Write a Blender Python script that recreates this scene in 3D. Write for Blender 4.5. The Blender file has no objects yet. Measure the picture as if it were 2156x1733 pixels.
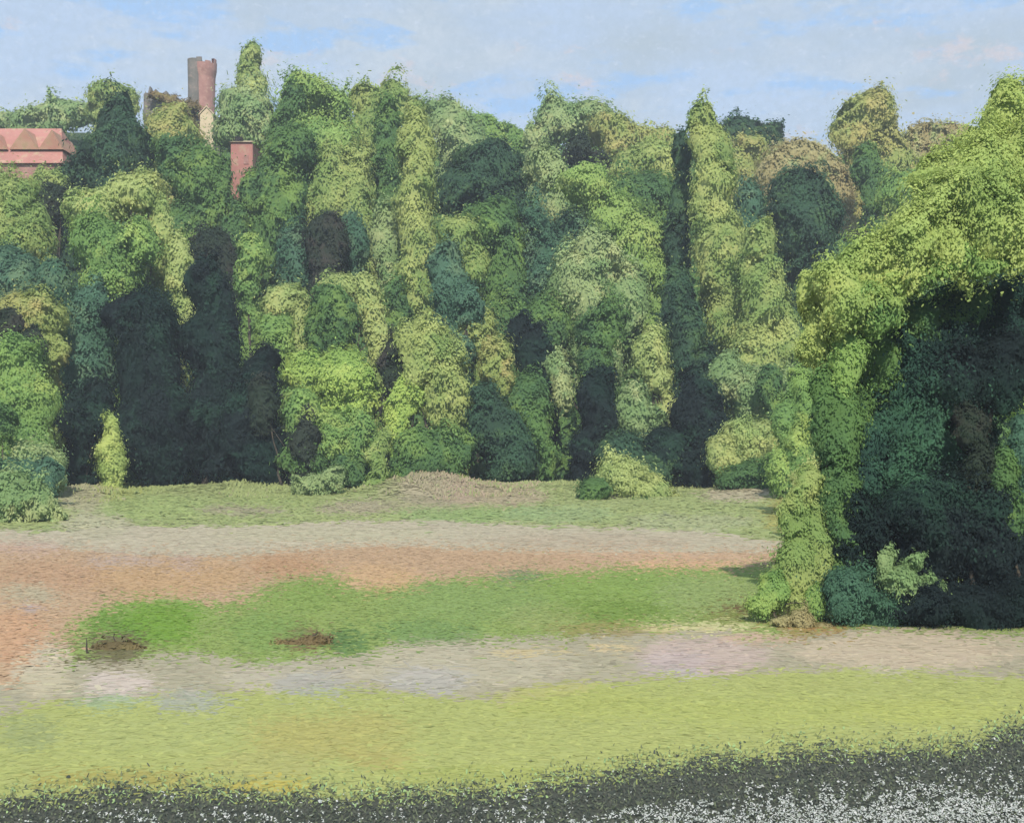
import bpy, math, random
import numpy as np
from mathutils import Vector
random.seed(7)
R = math.radians
scene = bpy.context.scene
col = scene.collection

# ---------------------------------------------------------------- camera
EYE = 8.0                       # eye height over the water meadow, metres
F, CX, CY = 2395.6, 1078.0, 866.5   # focal length and centre in the survey units of the photograph (2156 wide)
cam = bpy.data.cameras.new('camera'); camo = bpy.data.objects.new('camera', cam); col.objects.link(camo)
camo.location = (0, 0, EYE); camo.rotation_euler = (R(90), 0, 0)
cam.lens = 40; cam.sensor_width = 36; cam.clip_start = .1; cam.clip_end = 6000
scene.camera = camo

# ---------------------------------------------------------------- sky and sun
SUN_DIR = Vector((.04, -.76, .76)).normalized()
elev = math.asin(SUN_DIR.z); azim = math.atan2(SUN_DIR.x, SUN_DIR.y)
world = bpy.data.worlds.new('World'); scene.world = world; world.use_nodes = True
nt = world.node_tree; nt.nodes.clear()
def N(t, kind, **kw):
    n = t.nodes.new(kind)
    for k, v in kw.items(): setattr(n, k, v)
    return n
wo = N(nt, 'ShaderNodeOutputWorld'); bg = N(nt, 'ShaderNodeBackground'); bg.inputs[1].default_value = .092
sky = N(nt, 'ShaderNodeTexSky', sky_type='NISHITA'); sky.sun_disc = False
sky.sun_elevation = elev; sky.sun_rotation = azim; sky.air_density = 1.0; sky.dust_density = .6; sky.ozone_density = 2.0
tc = N(nt, 'ShaderNodeTexCoord')
def wnoise(scale, detail, rough, sx=1, sz=1, off=0):
    mp = N(nt, 'ShaderNodeMapping'); mp.inputs['Scale'].default_value = (sx, sx, sz); mp.inputs['Location'].default_value = (off, off*.7, off*.3)
    nt.links.new(tc.outputs['Generated'], mp.inputs[0])
    n = N(nt, 'ShaderNodeTexNoise'); n.inputs['Scale'].default_value = scale; n.inputs['Detail'].default_value = detail; n.inputs['Roughness'].default_value = rough
    nt.links.new(mp.outputs[0], n.inputs['Vector']); return n.outputs['Fac']
def wramp(src, a, b, lo=0., hi=1.):
    r = N(nt, 'ShaderNodeMapRange'); r.inputs[1].default_value = a; r.inputs[2].default_value = b; r.inputs[3].default_value = lo; r.inputs[4].default_value = hi
    r.clamp = True; nt.links.new(src, r.inputs[0]); return r.outputs[0]
def wmix(fac, a, b):
    m = N(nt, 'ShaderNodeMix', data_type='RGBA')
    if isinstance(fac, float): m.inputs[0].default_value = fac
    else: nt.links.new(fac, m.inputs[0])
    for s, i in ((a, 6), (b, 7)):
        if isinstance(s, tuple): m.inputs[i].default_value = (*s, 1)
        else: nt.links.new(s, m.inputs[i])
    return m.outputs[2]
SKY_C = dict(base=(4.15, 5.15, 6.6), pale=(4.3, 5.0, 5.8), grey=(3.65, 4.4, 5.15), blue=(2.75, 4.45, 7.0), pink=(5.3, 4.85, 5.1))
c = wmix(.86, sky.outputs[0], SKY_C['base'])
c = wmix(wramp(wnoise(5, 5, .6, 1, 2.2), .48, .66), c, SKY_C['grey'])
c = wmix(wramp(wnoise(7, 6, .65, 1, 2.6, 3), .50, .66), c, SKY_C['pale'])
c = wmix(wramp(wnoise(8, 5, .6, 1, 3.2, 9), .56, .63, 0, .8), c, SKY_C['blue'])
c = wmix(wramp(wnoise(11, 6, .7, 1, 2.0, 17), .60, .67, 0, .7), c, SKY_C['pink'])
c = wmix(wramp(wnoise(160, 4, .7), .40, .62, 0, .3), c, (3.1, 3.9, 4.9))
c = wmix(wramp(wnoise(120, 5, .75, 1, 1.6, 5), .56, .72, 0, .6), c, (5.0, 5.7, 6.7))
nt.links.new(c, bg.inputs[0]); nt.links.new(bg.outputs[0], wo.inputs[0])

sun = bpy.data.lights.new('sun', 'SUN'); sun.energy = 3.0; sun.angle = R(1.2); sun.color = (1, .92, .80)
suno = bpy.data.objects.new('sun', sun); col.objects.link(suno)
suno.rotation_euler = (-SUN_DIR).to_track_quat('-Z', 'Y').to_euler(); suno.location = (60, -60, 120)
scene.view_settings.view_transform = 'Standard'; scene.view_settings.look = 'None'
scene.view_settings.exposure = .62; scene.view_settings.gamma = 1

# ---------------------------------------------------------------- helpers
def tag(o, label=None, cat=None, group=None, kind=None):
    for k, v in (('label', label), ('category', cat), ('group', group), ('kind', kind)):
        if v: o[k] = v
    return o
def lin(r, g, b):
    return tuple((c/12.92 if c <= .04045 else ((c+.055)/1.055)**2.4) for c in (r/255, g/255, b/255))
def at(px, py, Y):
    return np.array(((px-CX)/F*Y, Y, EYE-(py-CY)/F*Y))
def make(name, V, faces, mat, parent=None, nrm=None, attrs=None, smooth=True, loc=None):
    """V (n,3); faces: (m,k) int array or list of arrays; one mesh object"""
    if not (isinstance(faces, (list, tuple)) and np.ndim(faces[0]) == 2): faces = [np.asarray(faces)]
    me = bpy.data.meshes.new(name)
    V = np.asarray(V, dtype=np.float64)
    if loc is not None: V = V - np.asarray(loc)
    faces = [np.asarray(f, dtype=np.int32) for f in faces if len(f)]
    idx = np.concatenate([f.ravel() for f in faces])
    cnt = np.concatenate([np.full(len(f), f.shape[1], np.int32) for f in faces])
    me.vertices.add(len(V)); me.vertices.foreach_set('co', V.astype(np.float32).ravel())
    me.loops.add(len(idx)); me.loops.foreach_set('vertex_index', idx)
    me.polygons.add(len(cnt)); me.polygons.foreach_set('loop_start', np.concatenate([[0], np.cumsum(cnt)[:-1]]).astype(np.int32))
    me.polygons.foreach_set('use_smooth', np.full(len(cnt), smooth))
    me.update(calc_edges=True)
    for k, a in (attrs or {}).items():
        a = np.asarray(a, dtype=np.float32)
        if a.ndim == 2:
            at_ = me.attributes.new(k, 'FLOAT_COLOR', 'POINT'); at_.data.foreach_set('color', np.hstack([a, np.ones((len(a), 1), np.float32)]).ravel())
        else:
            at_ = me.attributes.new(k, 'FLOAT', 'POINT'); at_.data.foreach_set('value', a)
    if nrm is not None: me.normals_split_custom_set_from_vertices(np.asarray(nrm, dtype=np.float32))
    me.materials.append(mat)
    o = bpy.data.objects.new(name, me); col.objects.link(o)
    if parent is not None: o.parent = parent
    return o
def empty(name, loc):
    o = bpy.data.objects.new(name, None); o.location = loc; o.empty_display_size = .5; col.objects.link(o); return o
# value noise on numpy arrays
_rg = np.random.RandomState(5); _T = _rg.rand(256, 256)
def vnoise(x, y):
    xi = np.floor(x).astype(int); yi = np.floor(y).astype(int); fx = x-xi; fy = y-yi
    fx = fx*fx*(3-2*fx); fy = fy*fy*(3-2*fy)
    a = _T[xi & 255, yi & 255]; b = _T[(xi+1) & 255, yi & 255]; c_ = _T[xi & 255, (yi+1) & 255]; d = _T[(xi+1) & 255, (yi+1) & 255]
    return (a*(1-fx)+b*fx)*(1-fy)+(c_*(1-fx)+d*fx)*fy
def fbm(x, y, o=4, g=.55):
    s = 0; w = 1; t = 0
    for k in range(o):
        s = s+w*vnoise(x*2**k+17*k, y*2**k+31*k); t += w; w *= g
    return s/t
# ---------------------------------------------------------------- materials
def new_mat(name):
    m = bpy.data.materials.new(name); m.use_nodes = True; m.node_tree.nodes.clear(); return m, m.node_tree
def rgbmix(t, fac, a, b, blend='MIX'):
    m = N(t, 'ShaderNodeMix', data_type='RGBA', blend_type=blend)
    if isinstance(fac, (int, float)): m.inputs[0].default_value = fac
    else: t.links.new(fac, m.inputs[0])
    for s, i in ((a, 6), (b, 7)):
        if isinstance(s, tuple): m.inputs[i].default_value = (*s, 1)
        else: t.links.new(s, m.inputs[i])
    return m.outputs[2]
def noise(t, scale, detail=4, rough=.6, stretch=(1, 1, 1)):
    g = N(t, 'ShaderNodeNewGeometry'); mp = N(t, 'ShaderNodeMapping'); mp.inputs['Scale'].default_value = stretch
    t.links.new(g.outputs['Position'], mp.inputs[0])
    n = N(t, 'ShaderNodeTexNoise'); n.inputs['Scale'].default_value = scale; n.inputs['Detail'].default_value = detail; n.inputs['Roughness'].default_value = rough
    t.links.new(mp.outputs[0], n.inputs['Vector']); return n.outputs['Fac']
def mrange(t, src, a, b, lo=0., hi=1.):
    r = N(t, 'ShaderNodeMapRange'); r.clamp = True
    for i, v in enumerate((a, b, lo, hi)): r.inputs[i+1].default_value = v
    t.links.new(src, r.inputs[0]); return r.outputs[0]
KIND = {   # leaf colours: main, second, third
 'olive':  ((142,156,96), (114,140,82), (156,166,104)),
 'pale':   ((152,166,108), (132,154,96), (164,172,112)),
 'yellow': ((142,166,86), (124,154,80), (158,174,94)),
 'lime':   ((154,170,100), (130,154,88), (166,178,106)),
 'sage':   ((132,150,108), (108,136,94), (150,160,118)),
 'mid':    ((118,148,82), (96,130,76), (140,160,90)),
 'fresh':  ((126,152,86), (108,140,80), (142,160,94)),
 'green':  ((82,114,66), (68,100,68), (106,134,72)),
 'dark':   ((60,90,70), (54,78,64), (76,104,68)),
 'blue':   ((76,110,92), (64,98,78), (100,126,98)),
 'deep':   ((38,60,56), (40,52,56), (50,80,68)),  # near-black kind that puts deep shade into the leaf colour
 'teal':   ((50,82,72), (40,62,60), (66,106,82)),  # dark kind that paints the shade under the great tree into leaves
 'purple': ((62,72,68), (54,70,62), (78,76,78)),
 'ochre':  ((144,146,92), (126,142,84), (156,150,100)),
 'brown':  ((116,100,76), (98,88,66), (126,116,80)),
 'rust':   ((148,142,108), (140,130,98), (138,150,108)),
}
LEAF_GAIN = 1.58
SOFTEN = .15; WB = (1.0, 1.0, .84)
def leaf_mat(kind):
    m, t = new_mat('leaves_'+kind)
    def tone(k):
        q = lin(*k); g_ = sum(q)/3
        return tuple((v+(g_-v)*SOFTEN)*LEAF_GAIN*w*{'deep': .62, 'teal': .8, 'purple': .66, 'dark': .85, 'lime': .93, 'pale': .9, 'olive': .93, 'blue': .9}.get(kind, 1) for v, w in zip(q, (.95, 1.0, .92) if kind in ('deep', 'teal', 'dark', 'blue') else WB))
    a, b, c_ = [tone(k) for k in KIND[kind]]
    var = N(t, 'ShaderNodeAttribute', attribute_name='var').outputs['Fac']
    s = rgbmix(t, mrange(t, noise(t, .16, 3), .42, .58), a, b)
    s = rgbmix(t, mrange(t, noise(t, .28, 4), .52, .64), s, c_)
    mul = mrange(t, var, 0, 1, .74, 1.24); mc = N(t, 'ShaderNodeCombineColor')
    for i in range(3): t.links.new(mul, mc.inputs[i])
    s = rgbmix(t, 1.0, s, mc.outputs[0], 'MULTIPLY')
    d = N(t, 'ShaderNodeBsdfDiffuse'); tr = N(t, 'ShaderNodeBsdfTranslucent'); mx = N(t, 'ShaderNodeMixShader'); mx.inputs[0].default_value = .38
    o = N(t, 'ShaderNodeOutputMaterial')
    t.links.new(s, d.inputs[0]); t.links.new(s, tr.inputs[0]); t.links.new(d.outputs[0], mx.inputs[1]); t.links.new(tr.outputs[0], mx.inputs[2]); t.links.new(mx.outputs[0], o.inputs[0])
    return m
LEAF = {k: leaf_mat(k) for k in KIND}
def ground_mat(name, strokes=(1, 1, 1), amount=.25):
    m, t = new_mat(name)
    c0 = N(t, 'ShaderNodeAttribute', attribute_name='tint').outputs['Color']
    f = mrange(t, noise(t, 2.2, 5, .65, strokes), .3, .7, 1-amount, 1+amount)
    f2 = mrange(t, noise(t, 14, 4, .7, strokes), .3, .7, 1-amount*.7, 1+amount*.7)
    mm = N(t, 'ShaderNodeMath', operation='MULTIPLY'); t.links.new(f, mm.inputs[0]); t.links.new(f2, mm.inputs[1])
    mc = N(t, 'ShaderNodeCombineColor')
    for i in range(3): t.links.new(mm.outputs[0], mc.inputs[i])
    s = rgbmix(t, 1.0, c0, mc.outputs[0], 'MULTIPLY')
    d = N(t, 'ShaderNodeBsdfPrincipled'); d.inputs['Roughness'].default_value = .92; d.inputs['Specular IOR Level'].default_value = .15
    b = N(t, 'ShaderNodeBump'); b.inputs['Strength'].default_value = .5; b.inputs['Distance'].default_value = .03
    t.links.new(noise(t, 9, 6, .7, strokes), b.inputs['Height']); t.links.new(b.outputs[0], d.inputs['Normal'])
    o = N(t, 'ShaderNodeOutputMaterial'); t.links.new(s, d.inputs['Base Color']); t.links.new(d.outputs[0], o.inputs[0]); return m
def stone_mat(name, a, b, scale=1.2, c_=None, brick=False):
    m, t = new_mat(name)
    s = rgbmix(t, mrange(t, noise(t, scale, 5, .65), .38, .62), lin(*a), lin(*b))
    if c_: s = rgbmix(t, mrange(t, noise(t, scale*2.7, 4), .52, .66), s, lin(*c_))
    d = N(t, 'ShaderNodeBsdfPrincipled'); d.inputs['Roughness'].default_value = .9
    bm = N(t, 'ShaderNodeBump'); bm.inputs['Strength'].default_value = .6; bm.inputs['Distance'].default_value = .08
    t.links.new(noise(t, 4, 5, .7), bm.inputs['Height']); t.links.new(bm.outputs[0], d.inputs['Normal'])
    o = N(t, 'ShaderNodeOutputMaterial'); t.links.new(s, d.inputs['Base Color']); t.links.new(d.outputs[0], o.inputs[0]); return m
BARK = stone_mat('bark', (84,76,66), (58,54,50), 3, (104,96,80))
# ================================================================ THE GROUND
def curve(pts): 
    a = np.array(pts, float); return lambda x: np.interp(x, a[:, 0], a[:, 1])
B_SOIL = curve([(-600,1690),(0,1680),(300,1652),(600,1665),(900,1665),(1100,1655),(1250,1625),(1500,1592),(1700,1574),(1900,1566),(2050,1560),(2156,1525),(2700,1420)])
B_LAWN = curve([(-600,1540),(0,1510),(100,1480),(200,1470),(350,1455),(560,1460),(700,1445),(850,1455),(1000,1475),(1150,1470),(1300,1440),(1430,1410),(1530,1420),(1650,1420),(1850,1410),(2000,1420),(2156,1428),(2700,1440)])
B_PATH = curve([(-600,1430),(0,1442),(60,1412),(200,1402),(280,1385),(400,1372),(560,1395),(740,1380),(840,1350),(1000,1345),(1200,1340),(1350,1320),(1500,1325),(1650,1345),(1750,1332),(1900,1325),(2156,1335),(2700,1340)])
B_MEAD = curve([(-600,1600),(0,1600),(138,1500),(142,1330),(230,1268),(320,1260),(480,1275),(560,1240),(700,1208),(740,1245),(850,1232),(1000,1215),(1150,1210),(1300,1195),(1500,1200),(1620,1188),(1700,1175),(2156,1150),(2700,1150)])
B_DRY = curve([(-600,1140),(0,1145),(150,1160),(250,1165),(500,1175),(600,1160),(800,1150),(1000,1160),(1300,1165),(1620,1162),(1700,1150),(2156,1140),(2700,1140)])
B_FAR = curve([(-600,1110),(0,1118),(140,1118),(250,1108),(500,1106),(700,1098),(900,1094),(1080,1104),(1300,1110),(1500,1118),(1620,1140),(1700,1135),(2156,1120),(2700,1110)])
def terrain(X, Y):
    X = np.asarray(X, float); Y = np.asarray(Y, float)
    z = .25*(fbm(X*.06+3, Y*.06+8, 3)-.5)*np.clip((Y-20)/30, 0, 1)
    z = z+.05*(fbm(X*.8, Y*.8, 2)-.5)
    h = np.clip(Y-118, 0, None)
    hill = np.where(h < 12, h*h*.014, 2.0+(h-12)*.56)
    cap = 60+5*(fbm(X*.012+5, Y*.0+2, 2)-.5)-X*.06
    hill = np.minimum(hill, cap)-np.clip(8-np.abs(hill-cap), 0, 8)**2/32*(hill < cap+8)*1.0*0
    hill = np.minimum(hill, cap)
    for bx_, by_, bh, r1, r2 in ((-8.5, 112, 1.9, 5, 4), (3, 113, .9, 6, 4), (-41, 108, .8, 4, 5), (26, 112, 1.0, 6, 4), (-28, 114, .7, 6, 3)):
        z = z+bh*np.exp(-((X-bx_)/r1)**2-((Y-by_)/r2)**2)
    return z+hill*(1+.12*(fbm(X*.02, Y*.02, 3)-.5))+np.where(h > 4, 1.2*(fbm(X*.1, Y*.1, 3)-.5), 0)*np.clip(h/20, 0, 1)
PATCH = [  # centre, half size (survey units), colour, strength
 (400,1475,70,22,(166,172,170),.7),(620,1425,170,30,(190,190,174),.5),(250,1440,70,30,(204,198,192),.8),(90,1410,60,60,(192,190,164),.8),
 (660,1440,80,25,(164,170,170),.6),(980,1400,220,45,(188,188,166),.6),(900,1430,90,30,(176,182,188),.5),(1480,1380,140,40,(192,180,174),.9),(1420,1400,80,25,(184,176,180),.6),(1900,1370,240,45,(194,186,164),.9),(1290,1365,60,8,(206,194,150),.8),(1120,1372,90,6,(200,190,140),.7),
 (700,1545,180,45,(184,180,88),.8),(560,1610,120,30,(182,182,96),.6),(800,1590,80,30,(186,176,84),.7),(230,1640,200,16,(176,168,72),.8),(60,1540,60,40,(156,172,104),.8),(330,1540,200,40,(176,190,104),.5),(1200,1480,170,40,(180,192,82),.6),(1750,1470,260,36,(178,190,96),.6),(1600,1500,300,30,(180,194,84),.6),(1950,1500,160,26,(184,196,84),.7),(1000,1560,260,40,(178,190,96),.5),(560,1655,80,12,(196,180,50),.8),(1050,1630,260,20,(170,184,80),.7),(220,1476,70,14,(154,184,140),.7),
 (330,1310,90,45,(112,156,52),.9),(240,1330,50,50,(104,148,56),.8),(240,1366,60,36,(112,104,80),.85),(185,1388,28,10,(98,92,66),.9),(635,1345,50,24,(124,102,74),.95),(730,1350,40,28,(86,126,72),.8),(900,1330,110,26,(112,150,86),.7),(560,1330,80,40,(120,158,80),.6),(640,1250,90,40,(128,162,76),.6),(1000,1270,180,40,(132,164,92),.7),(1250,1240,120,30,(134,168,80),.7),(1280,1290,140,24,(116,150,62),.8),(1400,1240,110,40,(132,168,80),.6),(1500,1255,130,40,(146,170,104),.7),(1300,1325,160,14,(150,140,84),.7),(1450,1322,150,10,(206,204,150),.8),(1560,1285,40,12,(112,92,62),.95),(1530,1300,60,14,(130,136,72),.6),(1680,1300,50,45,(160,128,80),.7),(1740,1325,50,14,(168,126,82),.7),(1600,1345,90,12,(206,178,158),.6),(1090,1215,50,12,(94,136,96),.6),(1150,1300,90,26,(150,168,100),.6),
 (120,1215,140,30,(188,152,116),.7),(350,1215,170,40,(192,160,112),.8),(600,1195,80,22,(186,148,106),.8),(800,1215,90,28,(204,170,120),.7),(390,1185,30,18,(182,164,156),.6),(260,1180,80,10,(178,166,160),.6),(60,1250,60,20,(176,176,146),.7),(60,1280,30,8,(170,160,170),.6),(30,1340,60,60,(200,158,118),.8),(1400,1180,220,16,(198,170,138),.7),(1450,1190,160,8,(214,174,128),.8),(60,1155,90,12,(196,172,158),.6),
 (200,1110,70,30,(180,180,150),.8),(700,1125,240,16,(184,184,152),.7),(1250,1140,240,16,(180,170,146),.7),
 (330,1070,130,26,(152,176,104),.7),(500,1075,90,10,(158,150,130),.7),(760,1068,90,16,(166,158,134),.8),(900,1050,100,34,(160,162,122),.8),(920,1040,70,26,(170,160,138),.6),(1040,1050,110,16,(178,160,140),.7),(1000,1085,170,14,(140,172,104),.7),(1180,1085,120,18,(146,172,118),.7),(1560,1045,80,12,(184,172,152),.7),(1450,1100,140,18,(164,176,130),.8),(230,1035,60,20,(158,172,90),.7),(170,1050,50,30,(172,168,140),.7),(600,1055,120,14,(150,172,100),.6),(1660,1080,50,50,(160,160,84),.8)]
_P = [(a, b, c_, d, np.array(lin(*k)), s) for a, b, c_, d, k, s in PATCH]
COLS = dict(soil=lin(76,82,74), lawn=lin(178,190,96), path=lin(170,171,148), meadow=lin(138,164,86), dry=lin(190,162,126), far_path=lin(186,182,156), far_meadow=lin(154,172,108), hillside=lin(66,86,58))
BANDS = ['soil', 'lawn', 'path', 'meadow', 'dry', 'far_path', 'far_meadow', 'hillside']
def survey(X, Y): return CX+X/Y*F, CY+EYE*F/Y
def band_of(px, py, X, Y):
    j = (fbm(px*.012, py*.05, 5, .7)-.5)*46*np.clip((py-1000)/450, .25, 1)
    k = (fbm(px*.05+9, py*.12, 4, .75)-.5)*26*np.clip((py-1000)/450, .25, 1)
    q = py+j*.55+k
    b = np.full(px.shape, 6)
    b[q > B_FAR(px)] = 5; b[q > B_DRY(px)] = 4; b[q > B_MEAD(px)] = 3
    b[q > B_PATH(px)] = 2; b[q > B_LAWN(px)] = 1; b[py+j*1.1+k*3.0 > B_SOIL(px)] = 0
    b[Y > 124] = 7
    return b
_CA = np.array([COLS[k] for k in BANDS])
def ground_colour(px, py, X, Y, jit=0, rs=None):
    if jit:
        px = px+rs.normal(0, jit*2.2, px.shape); py = py+rs.normal(0, jit, py.shape)
    b = band_of(px, py, X, Y); c_ = _CA[b].copy()
    wob = (fbm(px*.02+4, py*.05+7, 4, .7)-.5)*1.5
    for a, bb, rx, ry, k, s in _P:
        d = ((px-a)/rx)**2+((py-bb)/ry)**2
        w = np.clip((1.25-d+wob)*1.8, 0, 1)*s
        w = np.where((b == 0) | (b == 7), 0, w)
        c_ += w[:, None]*(k-c_)
    c_ = c_*np.array([[1,1,1],[.90,.935,.93],[.97,.94,.89],[1,1,1],[1,1,.97],[1,1,1],[1,1,1],[1,1,1]])[b]; g_ = c_.mean(1, keepdims=True)
    return (c_+(g_-c_)*np.array([0, .24, .1, .12, .20, .12, .14, 0])[b][:, None])*.82*np.array([1.05, .98, .95]), b
# one continuous terrain, cut along the borders of its fields and paths
ys = np.concatenate([F*EYE/(np.linspace(2050, 1026, 540)-CY), np.linspace(125, 420, 90)[0:]])
us = np.concatenate([np.linspace(-1.5, -.56, 40), np.linspace(-.54, .54, 700), np.linspace(.56, 1.5, 40)])
U, YY = np.meshgrid(us, ys); XX = U*YY
ZZ = terrain(XX, YY)
ny, nx = XX.shape
Vg = np.stack([XX.ravel(), YY.ravel(), ZZ.ravel()], 1)
pxg, pyg = survey(Vg[:, 0], Vg[:, 1])
rs = np.random.RandomState(3)
Cg, _ = ground_colour(pxg, pyg, Vg[:, 0], Vg[:, 1])
ii = (np.arange(ny-1)[:, None]*nx+np.arange(nx-1)[None, :]).ravel()
FQ = np.stack([ii, ii+1, ii+nx+1, ii+nx], 1)
cx_ = Vg[FQ].mean(1); pf, qf = survey(cx_[:, 0], cx_[:, 1]); bf = band_of(pf, qf, cx_[:, 0], cx_[:, 1])
GM = {k: ground_mat('ground_'+k, (1, 2.5, 1), a) for k, a in zip(BANDS, (.3, .08, .06, .12, .10, .06, .10, .4))}
GNAME = dict(soil='dark_soil', lawn='field', path='path', meadow='meadow', dry='dry_field', far_path='path', far_meadow='meadow', hillside='hillside')
for k, nm in enumerate(BANDS):
    fs = FQ[bf == k]
    if not len(fs): continue
    used, inv = np.unique(fs, return_inverse=True)
    o = make(GNAME[nm], Vg[used], inv.reshape(fs.shape), GM[nm], attrs={'tint': Cg[used]})
    tag(o, kind='structure')
# the country beyond and beside what the sheet covers
g = 5000.
m_far = stone_mat('ground_beyond', (96,112,66), (84,94,60), .05)
tag(make('ground', [(-g, -400, -.6), (g, -400, -.6), (g, g, -.6), (-g, g, -.6)], [[0, 1, 2, 3]], m_far), kind='structure')

# ---- grass, straw and flecks lying on the ground
def dabs(P, Nn, L, W, up, rs, wob=1.):
    """one small irregular leaf per point: centre P, normal Nn, half length L, half width W, long axis near up"""
    n = len(P); Nn = Nn/np.linalg.norm(Nn, axis=1)[:, None]
    u = up-(up*Nn).sum(1)[:, None]*Nn; u /= np.linalg.norm(u, axis=1)[:, None]+1e-9
    v = np.cross(Nn, u)
    k = np.array([(-1, -.35), (-.3, -1), (.75, -.8), (1, .25), (.35, 1), (-.7, .8)])
    V = np.empty((n, 6, 3))
    for i, (a, b) in enumerate(k):
        V[:, i] = P+u*((a+rs.normal(0, .15, n))*L)[:, None]+v*((b+rs.normal(0, .2, n))*W)[:, None]+Nn*(rs.normal(0, .12*wob, n)*W)[:, None]
    Fc = (np.arange(n)*6)[:, None]+np.arange(6)[None, :]
    return V.reshape(-1, 3), Fc
def scatter(y0, y1, dens, rs):
    """points at even density on the ground between survey rows y0 > y1"""
    Ya, Yb = F*EYE/y0_(y0), F*EYE/y0_(y1)
    area = .56*(Yb**2-Ya**2); n = int(area*dens)
    Y = np.sqrt(rs.uniform(Ya**2, Yb**2, n)); X = rs.uniform(-.56, .56, n)*Y
    return X, Y
def y0_(y): return y-CY
GRASSM = None
def grass_mat():
    m, t = new_mat('grass_blades')
    c0 = N(t, 'ShaderNodeAttribute', attribute_name='tint').outputs['Color']
    d = N(t, 'ShaderNodeBsdfDiffuse'); o = N(t, 'ShaderNodeOutputMaterial')
    t.links.new(c0, d.inputs[0]); t.links.new(d.outputs[0], o.inputs[0]); return m
GRASSM = grass_mat()
def strew(name, y0, y1, dens, L, W, tilt, jit, keep, label=None, vary=.12, lift=.3):
    rs = np.random.RandomState(abs(hash(name+str(y0))) % 9999 if False else int(y0*7+y1))
    X, Y = scatter(y0, y1, dens, rs)
    px, py = survey(X, Y)
    c_, b = ground_colour(px, py, X, Y, jit, rs)
    k = np.isin(b, [BANDS.index(q) for q in keep]); X, Y, c_ = X[k], Y[k], c_[k]; n = len(X)
    Z = terrain(X, Y)
    Nn = np.stack([rs.normal(0, tilt, n), -np.abs(rs.normal(0, tilt, n)), np.ones(n)], 1)
    up = np.stack([rs.normal(0, 1, n), rs.normal(0, .25, n), rs.normal(0, .1, n)+np.abs(tilt)], 1)
    l = L*np.exp(rs.normal(0, .35, n)); w = W*np.exp(rs.normal(0, .3, n))
    V, Fc = dabs(np.stack([X, Y, Z+l*lift*np.minimum(tilt, 1)*.6+.003], 1), Nn, l, w, up, rs, .1)
    c_ = c_*np.exp(rs.normal(0, vary, n))[:, None]*np.exp(rs.normal(0, vary*.3, (n, 3)))
    nn = np.repeat(np.stack([rs.normal(0, .12, n), rs.normal(0, .12, n), np.ones(n)], 1), 6, 0); nn /= np.linalg.norm(nn, axis=1)[:, None]
    o = make(name, V, Fc, GRASSM, nrm=nn, attrs={'tint': np.repeat(c_, 6, 0)})
    tag(o, label, 'grass', kind='stuff'); return o
strew('mown_grass', 1760, 1400, 70, .12, .045, .03, 12, ['lawn'], 'short yellow-green grass of the open strip nearest the viewer', .03)
strew('path_grit', 1530, 1300, 22, .20, .055, .015, 8, ['path'], 'pale trodden dust and straw along the near path', .05)
strew('meadow_grass', 1460, 1140, 50, .12, .045, .12, 13, ['meadow'], 'rough green grass between the near path and the straw field', .06)
strew('straw_grass', 1460, 1120, 36, .16, .055, .08, 12, ['dry'], 'dry orange-brown grass of the field left of centre', .04)
strew('path_dust', 1200, 1075, 12, .30, .07, .02, 6, ['far_path'], 'pale dust and bleached grass along the far path', .06)
strew('far_grass', 1150, 1022, 9, .36, .12, .15, 5, ['far_meadow'], 'low grass in front of the wooded slope', .06)
def rough_edge():
    rs = np.random.RandomState(12); n = 60000
    Y = rs.uniform(99, 121, n); X = rs.uniform(-.5, .5, n)*Y
    k = fbm(X*.16, Y*.16, 4, .7)+(Y-112)*.022 > .50; X, Y = X[k], Y[k]; n = len(X); px, py = survey(X, Y)
    c_, b = ground_colour(px, np.minimum(py, 1085), X, np.minimum(Y, 123), 12, rs)
    H = .16+.8*fbm(X*.3, Y*.3, 3)**1.5*rs.rand(n)**2
    Nn = np.stack([rs.normal(0, .3, n), -np.ones(n), .5+rs.normal(0, .2, n)], 1); up = np.stack([rs.normal(0, .35, n), rs.normal(0, .2, n), np.ones(n)], 1)
    V, Fc = dabs(np.stack([X, Y, terrain(X, Y)+H*.5], 1), Nn, H*.55, .05+.03*rs.rand(n), up, rs)
    nn = np.repeat(np.stack([rs.normal(0, .15, n), -.35+rs.normal(0, .15, n), np.ones(n)], 1), 6, 0); nn /= np.linalg.norm(nn, axis=1)[:, None]
    c_ = c_*.86*np.exp(rs.normal(0, .10, n))[:, None]
    tag(make('long_grass', V, Fc, GRASSM, nrm=nn, attrs={'tint': np.repeat(c_, 6, 0)}), 'long unmown grass along the foot of the wood', 'grass', kind='stuff')
rough_edge()
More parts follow.
